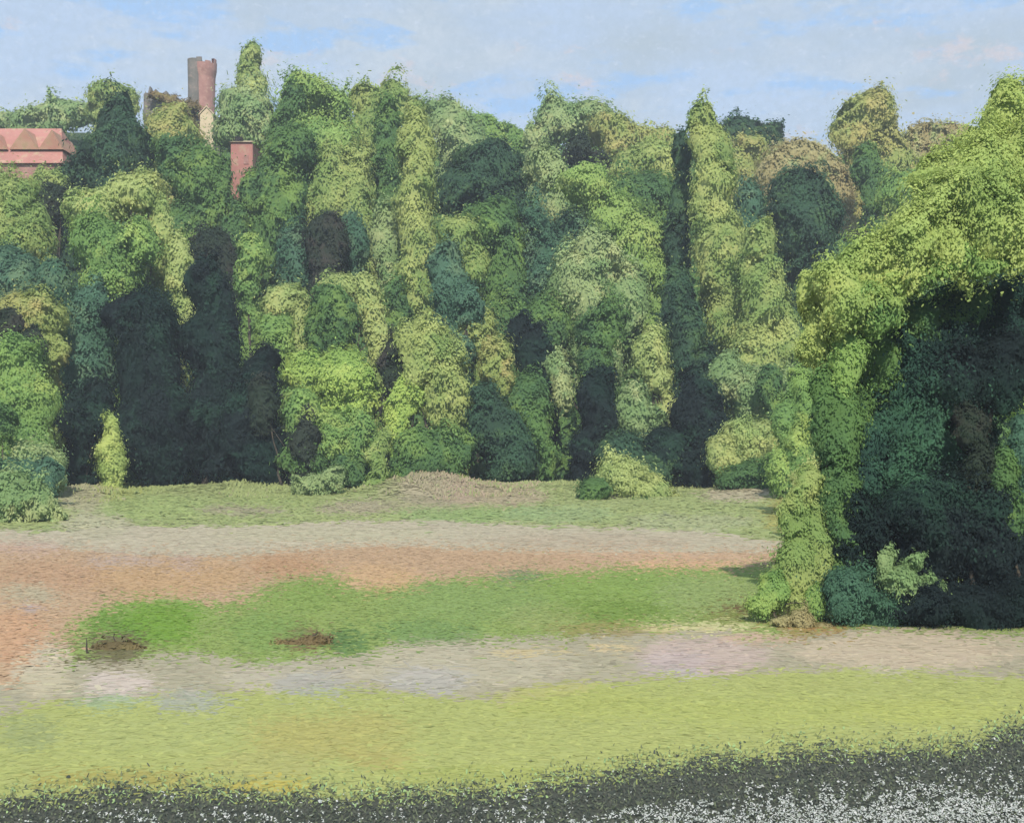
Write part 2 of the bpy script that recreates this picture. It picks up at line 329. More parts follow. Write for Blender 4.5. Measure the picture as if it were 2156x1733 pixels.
# dark bare strip with scrubby growth and white flecks
def foreground():
    rs = np.random.RandomState(44)
    X, Y = scatter(2050, 1480, 420, rs); px, py = survey(X, Y)
    q = fbm(px*.06, py*.06, 3, .8)
    jj = rs.normal(0, 9, len(px)); b = band_of(px+jj, py+rs.normal(0, 16, len(px))+2, X, Y)
    k = (b == 0) & (rs.rand(len(px)) < .55); X1, Y1, p1, q1 = X[k], Y[k], px[k], py[k]; n = len(X1)
    base = np.array([lin(78,84,76), lin(68,74,68), lin(102,110,88), lin(86,88,80)])[rs.randint(0, 4, n)]
    edge = np.clip(1-(q1-B_SOIL(p1))/80, 0, 1)*rs.uniform(.3, 1, n) > .45
    base[edge] = np.array([lin(138,148,92), lin(122,132,92), lin(150,176,120), lin(110,116,86)])[rs.randint(0, 4, edge.sum())]
    Nn = np.stack([rs.normal(0, .7, n), -np.abs(rs.normal(0, .8, n)), np.ones(n)], 1)
    up = np.stack([rs.normal(0, .5, n), rs.normal(0, .3, n), np.ones(n)], 1)
    V, Fc = dabs(np.stack([X1, Y1, terrain(X1, Y1)+.04], 1), Nn, .035*np.exp(rs.normal(0, .4, n)), .016*np.exp(rs.normal(0, .3, n)), up, rs)
    nn = np.repeat(np.stack([rs.normal(0, .2, n), rs.normal(0, .2, n), np.ones(n)], 1), 6, 0); nn /= np.linalg.norm(nn, axis=1)[:, None]
    tag(make('scrub', V, Fc, GRASSM, nrm=nn, attrs={'tint': np.repeat(base, 6, 0)}), 'low dark scrubby growth along the bottom of the view', 'scrub', kind='stuff')
    X, Y = scatter(2050, 1500, 1100, rs); px, py = survey(X, Y)
    d = py-B_SOIL(px)
    right = np.clip((px-1150)/900, 0, 1); low = np.clip((py-1590)/150, 0, 1.2)
    p = .14*np.clip((d-20)/40, 0, 1)+.40*np.clip(d/120, 0, 1)*np.clip((py-1660)/60, 0, 1)+right*low**1.4*1.0
    p *= .85; p = p*np.where((px > 1150) & (px < 1900) & (d < 75+(1700-px)*.05), .12, 1)
    g1 = fbm(px*.11, py*.11, 3, .8); g2 = fbm(px*.02, py*.03, 3)
    k = (g1+.35*(g2-.5) > .72-.36*np.clip(p, 0, 1)) & (d > 6) & (rs.rand(len(px)) < .12+.5*np.clip(p, 0, 1))
    k |= (np.abs(px-(1110-(py-1660)*.14)) < 3) & (py > 1655) & (py < 1760) & (g1 > .5) & (rs.rand(len(px)) < .5)
    X, Y = X[k], Y[k]; n = len(X)
    Nn = np.stack([rs.normal(0, .35, n), -np.abs(rs.normal(0, .5, n)), np.ones(n)], 1)
    up = np.stack([rs.normal(0, 1, n), rs.normal(0, 1, n), rs.normal(0, .4, n)], 1)
    V, Fc = dabs(np.stack([X, Y, terrain(X, Y)+.075+rs.rand(n)*.03], 1), Nn, .016*np.exp(rs.normal(0, .4, n)), .012*np.exp(rs.normal(0, .3, n)), up, rs)
    c_ = np.array([lin(190,194,188), lin(172,178,170), lin(204,204,200), lin(150,156,144)])[rs.randint(0, 4, n)]
    nn = np.repeat(np.tile([0, 0, 1.], (n, 1)), 6, 0)
    tag(make('white_petals', V, Fc, GRASSM, nrm=nn, attrs={'tint': np.repeat(c_, 6, 0)}), 'white flecks strewn thickly over the dark ground at the bottom', 'flecks', kind='stuff')
foreground()
# ================================================================ TREES AND SHRUBS
def icosphere(sub=2):
    import bmesh
    bm = bmesh.new(); bmesh.ops.create_icosphere(bm, subdivisions=sub, radius=1)
    V = np.array([v.co[:] for v in bm.verts]); Fc = np.array([[v.index for v in f.verts] for f in bm.faces]); bm.free(); return V, Fc
ICO = icosphere(3)
def tube(path, rad, seg=7):
    path = np.array(path, float); n = len(path); V = []; Fs = []
    for i in range(n):
        d = path[min(i+1, n-1)]-path[max(i-1, 0)]; d /= np.linalg.norm(d)+1e-9
        a = np.cross(d, (0.3, 1, 0.1)); a /= np.linalg.norm(a)+1e-9; b = np.cross(d, a)
        for k in range(seg):
            t = 2*math.pi*k/seg; V.append(path[i]+rad[i]*(a*math.cos(t)+b*math.sin(t)))
    for i in range(n-1):
        for k in range(seg):
            k2 = (k+1) % seg; Fs.append([i*seg+k, i*seg+k2, (i+1)*seg+k2, (i+1)*seg+k])
    return np.array(V), np.array(Fs)
def trunk_mesh(base, top, r, rs, limbs):
    Vs, Fs, o = [], [], 0
    def add(p, q):
        nonlocal o
        V, Fc = tube(p, q); Vs.append(V); Fs.append(Fc+o); o += len(V)
    base = np.array(base); top = np.array(top); h = top-base; m = 7
    pts = [base+h*t+np.array([rs.normal(0, 1), rs.normal(0, 1), 0])*r*.8*(t > 0) for t in np.linspace(0, 1, m)]
    add(pts, [r*(1.35 if i == 0 else 1)*(1-.8*i/(m-1)) for i in range(m)])
    for e in limbs:
        s = pts[rs.randint(1, m-2)]; e = np.array(e); mid = (s+e)/2+np.array([0, 0, .08])*np.linalg.norm(e-s)
        add([s, (s+mid)/2, mid, (mid+e)/2, e], [r*.45, r*.38, r*.3, r*.2, r*.08])
    return np.concatenate(Vs), np.concatenate(Fs)
n_leaves = 0
def warp(P, m):
    x, y, z = P[:, 0]/m, P[:, 1]/m, P[:, 2]/m; o = np.zeros_like(P)
    for f, a in ((.9, .95), (2.3, .42)):
        o[:, 0] += a*(fbm(z*f+y*f*.6+11, x*f*.5+3, 2)-.5); o[:, 2] += a*.9*(fbm(x*f+y*f*.6+5, z*f*.5+29, 2)-.5); o[:, 1] += a*(fbm(x*f+19, z*f+7, 2)-.5)
    return P+o*m
def foliage(E, rs, size, dens, lobes, hang, depth_keep=.4):
    """E: list of (centre, radii). Returns leaf mesh arrays spread over the crown's volume."""
    global n_leaves
    C = np.array([e[0] for e in E]); Rr = np.array([e[1] for e in E])
    bl = []                                            # the clumps the crown is made of
    for c_, r in zip(C, Rr):
        bl.append((c_, r*.97, 1.5, rs.uniform(-.06, .06)))
        m = min(r[0], r[2])
        k = int(lobes*(1+.5*(max(r[0], r[2])/m-1)))
        for _ in range(k):
            d = rs.normal(0, 1, 3); d /= np.linalg.norm(d)
            if d[1] > .5: d[1] *= -1
            s = rs.uniform(.30, .58)*m
            bl.append((c_+d*(r-s), np.array([s, s, s*rs.uniform(1.2, 2.4)]), .9, rs.uniform(-.16, .2)))
    P, Nn, var = [], [], []
    for c_, r, w, v in bl:
        area = 4*math.pi*((r[0]*r[1])**1.6/3+(r[0]*r[2])**1.6/3+(r[1]*r[2])**1.6/3)**(1/1.6)
        n = int(area*dens*1.25*w/size**2)
        d = rs.normal(0, 1, (n, 3)); d /= np.linalg.norm(d, axis=1)[:, None]
        k = (d[:, 1] < .35) | (rs.rand(n) < depth_keep); d = d[k]; n = len(d)
        t = 1-np.abs(rs.normal(0, .045, n)); q = rs.rand(n) < .02+.30*(1-np.abs(d[:, 1]))**2; t[q] *= 1+.26*rs.rand(q.sum())**1.6
        bump = 1+.16*(fbm(d[:, 0]*3+c_[0], d[:, 2]*3+c_[2]+d[:, 1]*2, 3)-.5)*2
        p = c_+d*r*(t*bump)[:, None]; q = rs.rand(n) < .15; m0 = min(r[0], r[2]); p[q] += rs.normal(0, 1, (q.sum(), 3))*np.array([.30, .15, .40])*m0-np.array([0, .1*m0, .1*m0])
        nn = d/r; nn /= np.linalg.norm(nn, axis=1)[:, None]
        P.append(p); Nn.append(nn); var.append(.5+v+rs.normal(0, .11, n))
    P = np.concatenate(P); Nn = np.concatenate(Nn); var = np.concatenate(var)
    deep = np.zeros(len(P), bool)
    for c_, r in zip(C, Rr): deep |= (((P-c_)/(r*.72))**2).sum(1) < 1
    P, Nn, var = P[~deep], Nn[~deep], var[~deep]; n = len(P); n_leaves += n
    m_ = np.mean([min(r[0], r[2]) for r in Rr]); P = warp(P, m_); Nn = Nn+np.array([0, 0, .3]); Nn /= np.linalg.norm(Nn, axis=1)[:, None]
    gN = Nn+rs.normal(0, .17, (n, 3)); gN /= np.linalg.norm(gN, axis=1)[:, None]
    up = np.stack([rs.normal(0, .6, n), rs.normal(0, .6, n), np.full(n, hang)+rs.normal(0, .5, n)], 1)
    L = size*.62*np.exp(rs.normal(0, .3, n)); W = size*.36*np.exp(rs.normal(0, .3, n))
    V, Fc = dabs(P, gN, L, W, up, rs)
    sN = Nn+np.array([0, 0, .45])+rs.normal(0, .15, (n, 3)); sN /= np.linalg.norm(sN, axis=1)[:, None]
    sN = np.repeat(sN, 6, 0); va = np.repeat(var, 6)
    Vs, Fh, Ns, Va, Ft, o = [V], Fc, [sN], [va], [], len(V)
    for c_, r in zip(C, Rr):                            # twiggy heart of each clump, dense enough to hide what lies behind
        iv, fi = ICO; q = 1+.35*(fbm(iv[:, 0]*2.3+c_[0], iv[:, 2]*2.3+iv[:, 1]*1.7+c_[2], 3)-.5)*2
        Vs.append(warp(c_+iv*r*(.86*(.6+.4*q))[:, None], m_)); nn = iv/r; nn /= np.linalg.norm(nn, axis=1)[:, None]; nn = nn+np.array([0, 0, .8]); Ns.append(nn/np.linalg.norm(nn, axis=1)[:, None]); Va.append(np.full(len(iv), .40)); Ft.append(fi+o); o += len(iv)
    return np.concatenate(Vs), [Fh, np.concatenate(Ft)], np.concatenate(Ns), np.concatenate(Va)
def plant(name, label, cat, Y, kind, ells, bx=None, size=None, dens=.60, lobes=3, hang=1.1, group=None, tr=None, leafname='crown', stemname='trunk', thick=1.0, skirt=True, limbs=6, topi=None):
    rs = np.random.RandomState((int(sum(e[0] for e in ells)*13+Y*31)) % 99991)
    size = (size*.5 if size else max(.09, Y*.0018))
    E = []
    for e in ells:
        cx, cy, rx, ry = e[:4]; yy = Y+(e[4] if len(e) > 4 else 0)
        ax = rx*yy/F; az = ry*yy/F
        E.append((at(cx, cy, yy), np.array([ax, min(ax, az*1.3)*.9*thick, az])))
    if skirt:
        lo = min(ells, key=lambda e: -(e[1]+e[3])); cx, cy, rx, ry = lo[:4]; q = Y
        gy = CY+(EYE-float(terrain((cx-CX)/F*q, q)))*F/q; b_ = cy+ry; k = 0
        while b_ < gy-20 and k < 3:
            hgt = min(rx*1.6, (gy-b_)/2+rx*.5); rx = rx*.93
            cyy = b_+hgt*.45; E.append((at(cx+rs.normal(0, rx*.12), cyy, q+1), np.array([rx*q/F, rx*q/F*.9, hgt*q/F]))); b_ = cyy+hgt; k += 1
    bx = bx if bx is not None else sum(e[0]*e[2] for e in ells)/sum(e[2] for e in ells)
    X = (bx-CX)/F*Y; z0 = float(terrain(X, Y)); loc = (X, Y, z0)
    root = empty(name, loc); tag(root, label, cat, group)
    V, Fc, nn, va = foliage(E, rs, size, dens, lobes, hang)
    V[:, 2] = np.maximum(V[:, 2], terrain(V[:, 0], V[:, 1])-.4)
    make(leafname, V, Fc, LEAF[kind], root, nn, {'var': va}, loc=loc)
    low = min(E, key=lambda e: e[0][2])[0]; hi = E[topi] if topi is not None else max(E, key=lambda e: e[0][2])
    top = hi[0]+np.array([0, 0, hi[1][2]*.3]); r = tr or max(.06, (top[2]-z0)*.014)
    if top[2] < z0+.3: top[2] = z0+.5
    V, Fs = trunk_mesh((X, Y, z0-.3), top, r, rs, [c_+rs.normal(0, .2, 3)*r_ for c_, r_ in (E[:limbs] if limbs > 0 else E[limbs:] if limbs else [])])
    make(stemname, V, Fs, BARK, root, loc=loc)
    return root
def tree(label, Y, kind, ells, name='tree', cat='tree', **kw): return plant(name, label, cat, Y, kind, ells, **kw)
def bush(label, Y, kind, ells, name='shrub', cat='shrub', **kw): return plant(name, label, cat, Y, kind, ells, leafname='foliage', stemname='stem', **kw)

# ---- along the skyline, from the left
tree('pale sage dome-shaped tree on the skyline above the red-roofed house', 232, 'sage', [(125,246,80,40),(60,262,50,28)])
tree('low grey-green tree at the left edge of the skyline', 240, 'sage', [(15,275,55,32),(-50,285,60,40)])
tree('small olive treetop peeping over the dark tree left of the castle', 222, 'olive', [(250,215,58,42),(225,250,40,40)])
tree('golden olive tree sloping down in front of the castle wall', 185, 'ochre', [(350,265,52,48),(390,300,45,45),(330,320,50,50)])
tree('big blue-green tree with a pointed top, between the house and the castle', 166, 'dark', [(245,255,48,50),(250,320,85,75),(215,365,70,55),(150,400,60,45)])
bush('dark purple-brown bush under the left flank of the pointed blue-green tree', 150, 'purple', [(98,432,38,42),(130,425,35,30)])
tree('tall slim sage tree right of the castle tower, with a tapering golden tip', 212, 'olive', [(532,135,24,42),(530,180,34,50)], name='slim_tree')
tree('broad soft sage tree below the slim golden tip, right of the castle tower', 200, 'sage', [(520,245,66,62),(500,280,60,45),(560,280,40,60)])
tree('large rounded mid-green tree, highest mass of the skyline right of the castle', 178, 'fresh', [(650,200,62,58),(700,225,52,60),(700,330,84,120),(640,300,60,80)])
tree('dark green tree pressed into the left side of the large rounded tree', 174, 'green', [(612,215,34,42),(600,290,34,60)])
tree('pale olive tree hanging in long sprays below the large rounded green tree', 160, 'olive', [(745,440,46,150),(660,420,40,90),(700,400,60,100),(768,540,34,110)])
tree('olive tree with a notched top beside the large rounded tree', 184, 'olive', [(770,215,38,38),(822,222,42,46),(790,280,50,60),(870,250,30,50)])
tree('narrow dark green tree between the rounded green tree and the pale poplar', 164, 'green', [(812,300,34,100),(815,420,36,90),(818,330,30,120)], name='narrow_tree')
tree('tall pale olive poplar left of the middle, lit down its right side', 148, 'olive', [(872,300,38,80),(876,400,44,120),(880,530,46,130),(880,640,42,110)], name='poplar', cat='poplar', thick=1.2)
tree('soft sage tree on the falling skyline right of the pale poplar', 205, 'sage', [(935,255,60,48),(960,300,60,60)])
tree('low yellow-green tree in the dip of the skyline at the centre', 214, 'mid', [(1020,272,55,28),(1075,285,60,24),(990,310,60,45),(1080,320,50,40)])
tree('round dark green tree in the centre under the dip of the skyline', 166, 'dark', [(1020,345,62,55),(1000,410,95,70),(940,420,45,40),(1060,420,60,80)])
tree('grey-olive tree rising right of the skyline dip', 208, 'sage', [(1170,255,55,48),(1235,258,62,52),(1140,290,45,35)])
tree('olive brown tree at the shoulder of the skyline right of centre', 202, 'ochre', [(1290,270,50,42),(1330,295,60,38),(1380,300,60,36)])
bush('dark purple-grey bush in the notch below the grey-olive trees', 182, 'purple', [(1218,318,36,34),(1250,350,40,34)])
tree('wide pale olive tree spreading left of the tall poplar', 178, 'olive', [(1340,345,75,36),(1400,350,55,40),(1380,330,60,36)])
tree('very dark green tree under the wide pale olive tree', 166, 'green', [(1350,415,80,62),(1390,460,50,50)])
tree('dark left side of the tall poplar, its shade painted as a thin separate crown', 146, 'dark', [(1436,320,22,50),(1432,420,26,80),(1428,520,30,90)], name='narrow_tree')  # poplar's shaded side put into dark leaf colour
tree('tall pointed golden-olive poplar right of centre, standing clear of the skyline', 140, 'olive', [(1485,250,30,50),(1492,320,42,80),(1505,420,50,110),(1520,540,58,130),(1535,660,62,120)], name='poplar', cat='poplar', thick=1.1)
tree('pale shorter poplar leaning on the right side of the tall pointed poplar', 134, 'olive', [(1605,520,36,62),(1600,620,52,110),(1590,740,62,90),(1650,700,30,90)], name='poplar', cat='poplar')
tree('dark blue-green tree on the skyline right of the pointed poplar', 222, 'dark', [(1560,275,52,32),(1610,290,44,32),(1640,310,30,20)])
tree('small brown-olive tree below the dark skyline tree', 204, 'ochre', [(1585,320,45,36),(1560,350,40,50)])
tree('wide dusty pink-brown tree in front of the skyline dip at the right', 192, 'rust', [(1700,335,82,42),(1650,370,70,50),(1760,380,50,70),(1700,400,60,50)])
tree('dark green spreading tree in front of the pink-brown tree', 160, 'dark', [(1690,410,62,60),(1685,480,78,80),(1690,570,55,80),(1720,440,50,50)])
bush('small blue-green bush between the poplars and the dark spreading tree', 158, 'blue', [(1580,430,34,48),(1575,460,30,40)])
tree('large golden-brown dome-shaped tree on the skyline at the right', 196, 'ochre', [(1835,250,66,60),(1800,290,52,50),(1870,320,48,80),(1830,350,50,60)])
bush('upright dark green bush below the golden-brown dome', 182, 'green', [(1822,345,34,44),(1838,395,32,52)])
tree('reddish-brown tree at the foot of the skyline between the dome and the great tree', 200, 'rust', [(1960,305,58,40),(2010,300,55,36),(1920,340,48,50)])
bush('mid-green bush in the gap above the great tree', 170, 'mid', [(1900,400,62,48),(1960,400,60,50)])

bush('mauve-grey scrub growing over the broken castle wall', 222, 'brown', [(345,206,30,12),(388,226,36,14)], size=.7)
# ---- upper slope
tree('dark olive tree left of the pink house', 158, 'green', [(420,370,62,78),(380,340,52,60),(440,440,52,70),(400,480,60,80)])
tree('dark olive tree right of the pink house', 158, 'green', [(590,400,62,90),(620,330,50,60),(570,470,62,90),(610,540,50,70)])
bush('brown-grey thicket in the shade between the pink house and the pale willow', 148, 'purple', [(450,560,60,80),(480,620,50,90)])
bush('dark thicket hiding the lower half of the pink house', 157, 'green', [(500,470,34,55),(468,390,20,60),(534,420,26,74)])
tree('slender mid-green tree below the pink house', 140, 'mid', [(528,545,34,66),(525,600,28,40)])
tree('dark purple-leaved tree under the hanging olive sprays', 146, 'purple', [(690,530,46,82),(680,600,40,60)])
tree('blue-green tree behind the purple-leaved tree', 150, 'blue', [(620,560,45,90),(740,520,36,80)])
tree('grey-green tree tucked left of the pale poplar', 152, 'sage', [(815,500,36,80),(820,600,34,80)])
tree('dull green tree under the grey-green one left of the poplar', 138, 'green', [(830,650,40,70),(805,700,30,60)])
tree('light olive round-topped tree right of the pale poplar', 136, 'olive', [(968,495,44,52),(990,550,36,60)])
tree('blue-green tree in front of the light olive round-topped tree', 132, 'blue', [(940,590,44,80),(955,660,44,60)])
tree('large blue-green tree filling the middle of the slope', 150, 'blue', [(1160,590,90,120),(1100,520,60,80),(1200,520,60,80)])
tree('bright mid-green tree slanting down toward the tall poplar', 148, 'fresh', [(1240,400,50,52),(1290,455,55,55),(1340,510,58,58),(1385,560,48,60)])
tree('sage tree above the large blue-green tree in the middle', 156, 'sage', [(1180,420,58,70),(1210,480,55,70),(1150,360,50,50)])
tree('dusty green tree at the right of the middle of the slope', 142, 'sage', [(1240,610,70,90),(1320,620,52,80),(1270,560,60,60)])
tree('dark green tree between the middle of the slope and the tall poplar', 138, 'dark', [(1420,640,38,100),(1440,730,42,90)])
tree('dark green tree at the left of the large blue-green tree', 148, 'green', [(1050,540,48,110),(1045,470,60,60),(1060,640,46,80)])
tree('mid-green tree behind the orange-tinged bush', 140, 'green', [(1080,690,50,80),(1150,680,60,70)])

# ---- left side
tree('arched top of the left willow, its light painted in pale olive leaves', 128, 'pale', [(285,405,62,46),(215,440,62,48),(335,460,26,60),(160,440,30,30)], name='willow')  # light on the crown's top put into the pale leaf colour
tree('green tree inside the arch of the bright olive willow', 124, 'mid', [(215,520,80,70),(290,510,50,60),(230,590,80,50)])
tree('hanging spray with light painted in pale olive at the right of the left willow', 126, 'pale', [(372,560,36,80),(388,640,34,70),(370,720,28,70)], name='willow')  # light on the right side put into the pale leaf colour
tree('grey-green tree behind the hanging olive spray', 130, 'sage', [(310,640,48,70),(330,720,50,80)])
tree('olive tree at the left edge below the red-roofed house', 140, 'olive', [(25,410,62,48),(10,450,70,50),(75,470,40,36)])
bush('olive bush closing the foot of the red-roofed house', 160, 'olive', [(20,400,60,42),(100,395,60,36),(-40,400,50,44)], skirt=True)
tree('yellow-olive tree lower down the left edge', 132, 'olive', [(60,510,55,45),(0,500,50,40)])
tree('dark blue-green tree at the left edge in mid-slope', 126, 'blue', [(30,600,70,60),(110,590,40,40),(0,560,40,50)])
tree('dusty golden tree at the left edge with brown leaves', 116, 'ochre', [(85,665,58,52),(40,650,50,40),(105,740,34,60)])
bush('dark twiggy bush below the dusty golden tree', 112, 'purple', [(70,730,28,46),(20,680,30,40)])
tree('bright yellow-green tree at the left edge', 106, 'mid', [(25,800,70,90),(70,860,50,60),(60,930,62,70),(10,900,50,80)], size=.34)
tree('pale sage bush-like tree at the lower left edge', 102, 'sage', [(60,980,62,60),(110,1000,26,60)], size=.34)
bush('dark grey-green bush at the left edge above the field', 82, 'sage', [(20,1040,60,60),(80,1055,40,50),(10,1090,60,40),(112,1095,20,26)], size=.3)
bush('dark blue-green bush behind the grey-green bush at the left edge', 95, 'blue', [(40,1000,50,40),(90,1010,34,50)], size=.3)
bush('small round green bush half hidden at the left edge', 100, 'green', [(5,890,36,44)], size=.3)
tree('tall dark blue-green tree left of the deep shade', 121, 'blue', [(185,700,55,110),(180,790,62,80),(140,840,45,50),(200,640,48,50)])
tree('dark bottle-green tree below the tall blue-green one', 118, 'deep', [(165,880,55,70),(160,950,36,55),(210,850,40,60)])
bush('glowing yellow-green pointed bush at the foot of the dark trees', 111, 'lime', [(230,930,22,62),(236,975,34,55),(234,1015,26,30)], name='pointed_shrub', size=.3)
tree('great tree darkened by painted shade behind the pointed yellow bush, left part of the deep shade', 118, 'deep', [(300,760,70,150),(320,900,90,110),(270,680,50,70),(330,960,70,60)])  # near-black leaves of these three trees are shade put into colour
tree('great tree darkened by painted shade in the heart of the deep shade at the left', 120, 'deep', [(440,720,62,170),(450,860,80,140),(430,600,48,80),(400,950,70,60)])
tree('great tree darkened by painted shade with brown foliage at the right of the deep shade', 117, 'deep', [(530,880,70,110),(560,960,80,70),(490,960,70,60),(540,800,50,80)])
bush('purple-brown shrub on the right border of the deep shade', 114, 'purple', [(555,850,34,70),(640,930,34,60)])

# ---- middle foot of the slope
tree('light olive tree with a square top above the round green bush', 130, 'pale', [(600,635,48,44),(640,690,26,70),(640,760,30,60)])
tree('round mid-green bush under the light square-topped tree', 125, 'mid', [(580,710,48,56),(590,760,40,40)], name='round_tree')
tree('pale tree ringing the dark round bush at the left of the poplar foot', 130, 'pale', [(715,600,50,30),(775,620,32,50),(790,700,28,80)])
tree('dark round tree inside the pale ring', 125, 'green', [(705,665,54,70),(670,700,30,50)], name='round_tree')
tree('bright yellow-green tree spreading at the foot of the slope left of the poplar', 122, 'yellow', [(720,790,70,60),(650,780,50,45),(760,850,60,60),(700,850,50,60)])
bush('bright lime-green shrub right of the spreading yellow-green tree', 120, 'yellow', [(850,840,36,50),(880,800,34,50),(840,890,30,40)])
bush('dark brown shrub between the two yellow-green trees', 121, 'purple', [(822,770,32,56),(840,740,26,40)])
tree('large sunlit olive tree at the foot of the pale poplar', 120, 'olive', [(900,750,60,80),(940,830,62,100),(970,890,34,80),(860,720,40,40)])
tree('mossy green tree standing low under the yellow-green tree', 117, 'mid', [(640,870,50,70),(690,930,62,70),(750,930,50,70)])
tree('dull green bush in front of the large olive tree', 114, 'green', [(900,950,80,52),(860,990,45,50),(960,960,40,50)])
bush('narrow light olive bush left of the dull green bush', 113, 'olive', [(800,960,28,62),(795,1020,30,30)])
tree('mossy dark green bush beside the small blue-green shrub', 115, 'green', [(730,1000,60,40),(640,970,50,40)])
bush('small blue-green shrub at the edge of the meadow', 109, 'sage', [(665,1025,54,34),(700,1010,30,32)], size=.32)
tree('light olive tree above the golden bush right of centre', 127, 'olive', [(1000,690,42,42),(1015,720,34,40)])
bush('golden yellow bush right of the large olive tree', 123, 'ochre', [(1045,755,42,55),(1060,800,30,36)])
tree('grey-green shrub wedged left of the golden bush', 125, 'blue', [(985,650,36,40),(965,740,34,40)])
tree('dark blue-green tree at the foot of the slope in the centre', 117, 'dark', [(1040,900,60,90),(1060,960,62,60),(1020,860,40,60)])
tree('deep green tree right of the dark blue-green tree at the foot', 119, 'green', [(1130,900,58,90),(1140,960,50,50),(1110,840,50,50)])
tree('almost black tree leaning between the green trees right of centre', 126, 'deep', [(1125,740,40,72),(1150,800,36,60),(1090,700,28,40)])
tree('dark green round-headed tree right of centre', 129, 'green', [(1275,690,58,66),(1255,760,50,50)], name='round_tree')
tree('black-green tree below the dark round-headed tree', 119, 'deep', [(1262,850,46,90),(1255,930,48,60),(1235,1000,34,50)])
tree('pale golden tree with an orange flush left of the dark hollow', 126, 'pale', [(1372,740,40,58),(1385,800,32,40),(1400,860,22,46)])
tree('sage green tree below the pale golden tree', 121, 'sage', [(1330,870,50,72),(1370,900,34,50),(1180,800,30,70)])
tree('dusky tree in the dark hollow left of the tall poplar', 127, 'dark', [(1440,700,36,110),(1490,810,45,80)])
tree('nearly black tree at the bottom of the dark hollow', 119, 'deep', [(1465,880,58,100),(1470,970,66,62),(1400,950,60,50),(1480,1030,44,28)])
bush('dim green shrub between the dark hollow and the pale shrub', 117, 'dark', [(1310,945,60,44),(1360,980,60,40)])
bush('light green shrub at the meadow edge right of centre', 108, 'pale', [(1310,1000,62,46),(1350,1030,70,36),(1400,1050,40,24)], size=.32)
bush('dark green low bush, with a strip of painted shade before the light green shrub', 104, 'green', [(1245,1035,38,36),(1350,1062,60,16)], size=.3)  # second clump is shade under the light shrub, built as dark leaves
tree('brownish-green tree under the shorter poplar', 124, 'sage', [(1580,830,60,60),(1540,800,40,60),(1650,830,40,60)])
bush('dark green narrow bush under the shorter poplar', 119, 'green', [(1620,815,30,44),(1635,850,28,36)])
bush('pale sage shrub right of the dark hollow', 114, 'pale', [(1580,925,62,50),(1620,960,44,44),(1530,960,40,40)], size=.34)
bush('dull green shrub under the pale sage shrub', 111, 'green', [(1570,1005,62,34),(1620,1010,50,36)], size=.34)
tree('green tree between the pale sage shrub and the great tree', 104, 'mid', [(1665,900,34,72),(1660,980,40,60),(1690,820,30,60)], size=.34)

# ---- undergrowth of the slope, seen only through the gaps
def undergrowth():
    rs = np.random.RandomState(90); n = 52000
    Y = rs.uniform(122, 236, n); X = rs.uniform(-.52, .52, n)*Y
    Z = terrain(X, Y)+rs.rand(n)**2*2.6*(.4+fbm(X*.2, Y*.2, 3))
    Nn = np.stack([rs.normal(0, .4, n), -.7+rs.normal(0, .4, n), np.ones(n)*.8], 1)
    V, Fc = dabs(np.stack([X, Y, Z], 1), Nn, .8*np.exp(rs.normal(0, .3, n)), .45*np.exp(rs.normal(0, .3, n)), np.tile([.1, .1, 1.], (n, 1))+rs.normal(0, .4, (n, 3)), rs)
    nn = np.repeat(Nn/np.linalg.norm(Nn, axis=1)[:, None], 6, 0)
    tag(make('undergrowth', V, Fc, LEAF['green'], nrm=nn, attrs={'var': np.repeat(rs.uniform(.2, .8, n), 6)}), 'green scrub covering the slope between the trees', 'undergrowth', kind='stuff')
undergrowth()

# ---- the great tree on the right and what grows under it, its shade painted in dark leaves
G = dict(size=.17)
root = tree('great yellow-green tree leaning over its own deep shade at the right edge', 45, 'lime', [
    (2130,270,75,95,2),(2160,370,130,110,1),(2060,400,90,90,0),(1990,450,95,85,-1),(1920,500,90,75,-1),(1850,555,85,75,-1),(1780,620,68,80,-1),
    (2090,490,120,80,-1),(1722,700,38,85,0),(1715,630,30,50,0),(1990,540,90,50,-1),(2230,420,110,160,1),(2250,250,90,110,2),(1960,390,50,50,1),(2000,400,60,60,1),(2070,320,60,60,1)], bx=2330, skirt=False, limbs=-1, tr=.42, lobes=9, name='great_tree', **G)
tree('green crown painting the fall into shade deeper inside the great tree arch', 46, 'green', [(1850,740,70,100),(1930,680,80,60),(2030,640,80,50),(1790,900,50,80)], bx=1850, limbs=0, **G)  # added layer; leaf colour grades the great tree from light to shade
tree('slim dull green tree on the left border of the deep shade', 44.2, 'green', [(1768,900,50,110),(1740,860,34,90),(1766,1030,46,90),(1778,1150,36,90),(1790,1240,30,60)], bx=1770, limbs=0, **G)
tree('mid-green crown painting the turn to shade along the inside edge of the great tree arch', 45.4, 'mid', [(1840,650,62,60,-1.6),(1910,590,72,46,-1.6),(1990,545,76,42,-1.6),(1785,740,40,90,-1.2),(1765,850,36,80,-1),(2080,550,60,30,-1.6)], bx=1800, topi=3, skirt=False, limbs=0, tr=.1, **G)  # added mid tone between lit canopy and dark inside, in leaf colour
tree('tree with painted deep shade in its dark green leaves under the great tree', 47, 'teal', [
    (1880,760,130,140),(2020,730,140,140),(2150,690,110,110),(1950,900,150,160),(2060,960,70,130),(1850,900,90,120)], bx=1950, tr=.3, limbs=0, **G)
tree('tree in painted teal shade low in the deep shade, left of its middle', 45.5, 'teal', [(1790,930,70,90),(1800,1040,70,80),(1900,1010,60,80)], bx=1800, tr=.2, **G)
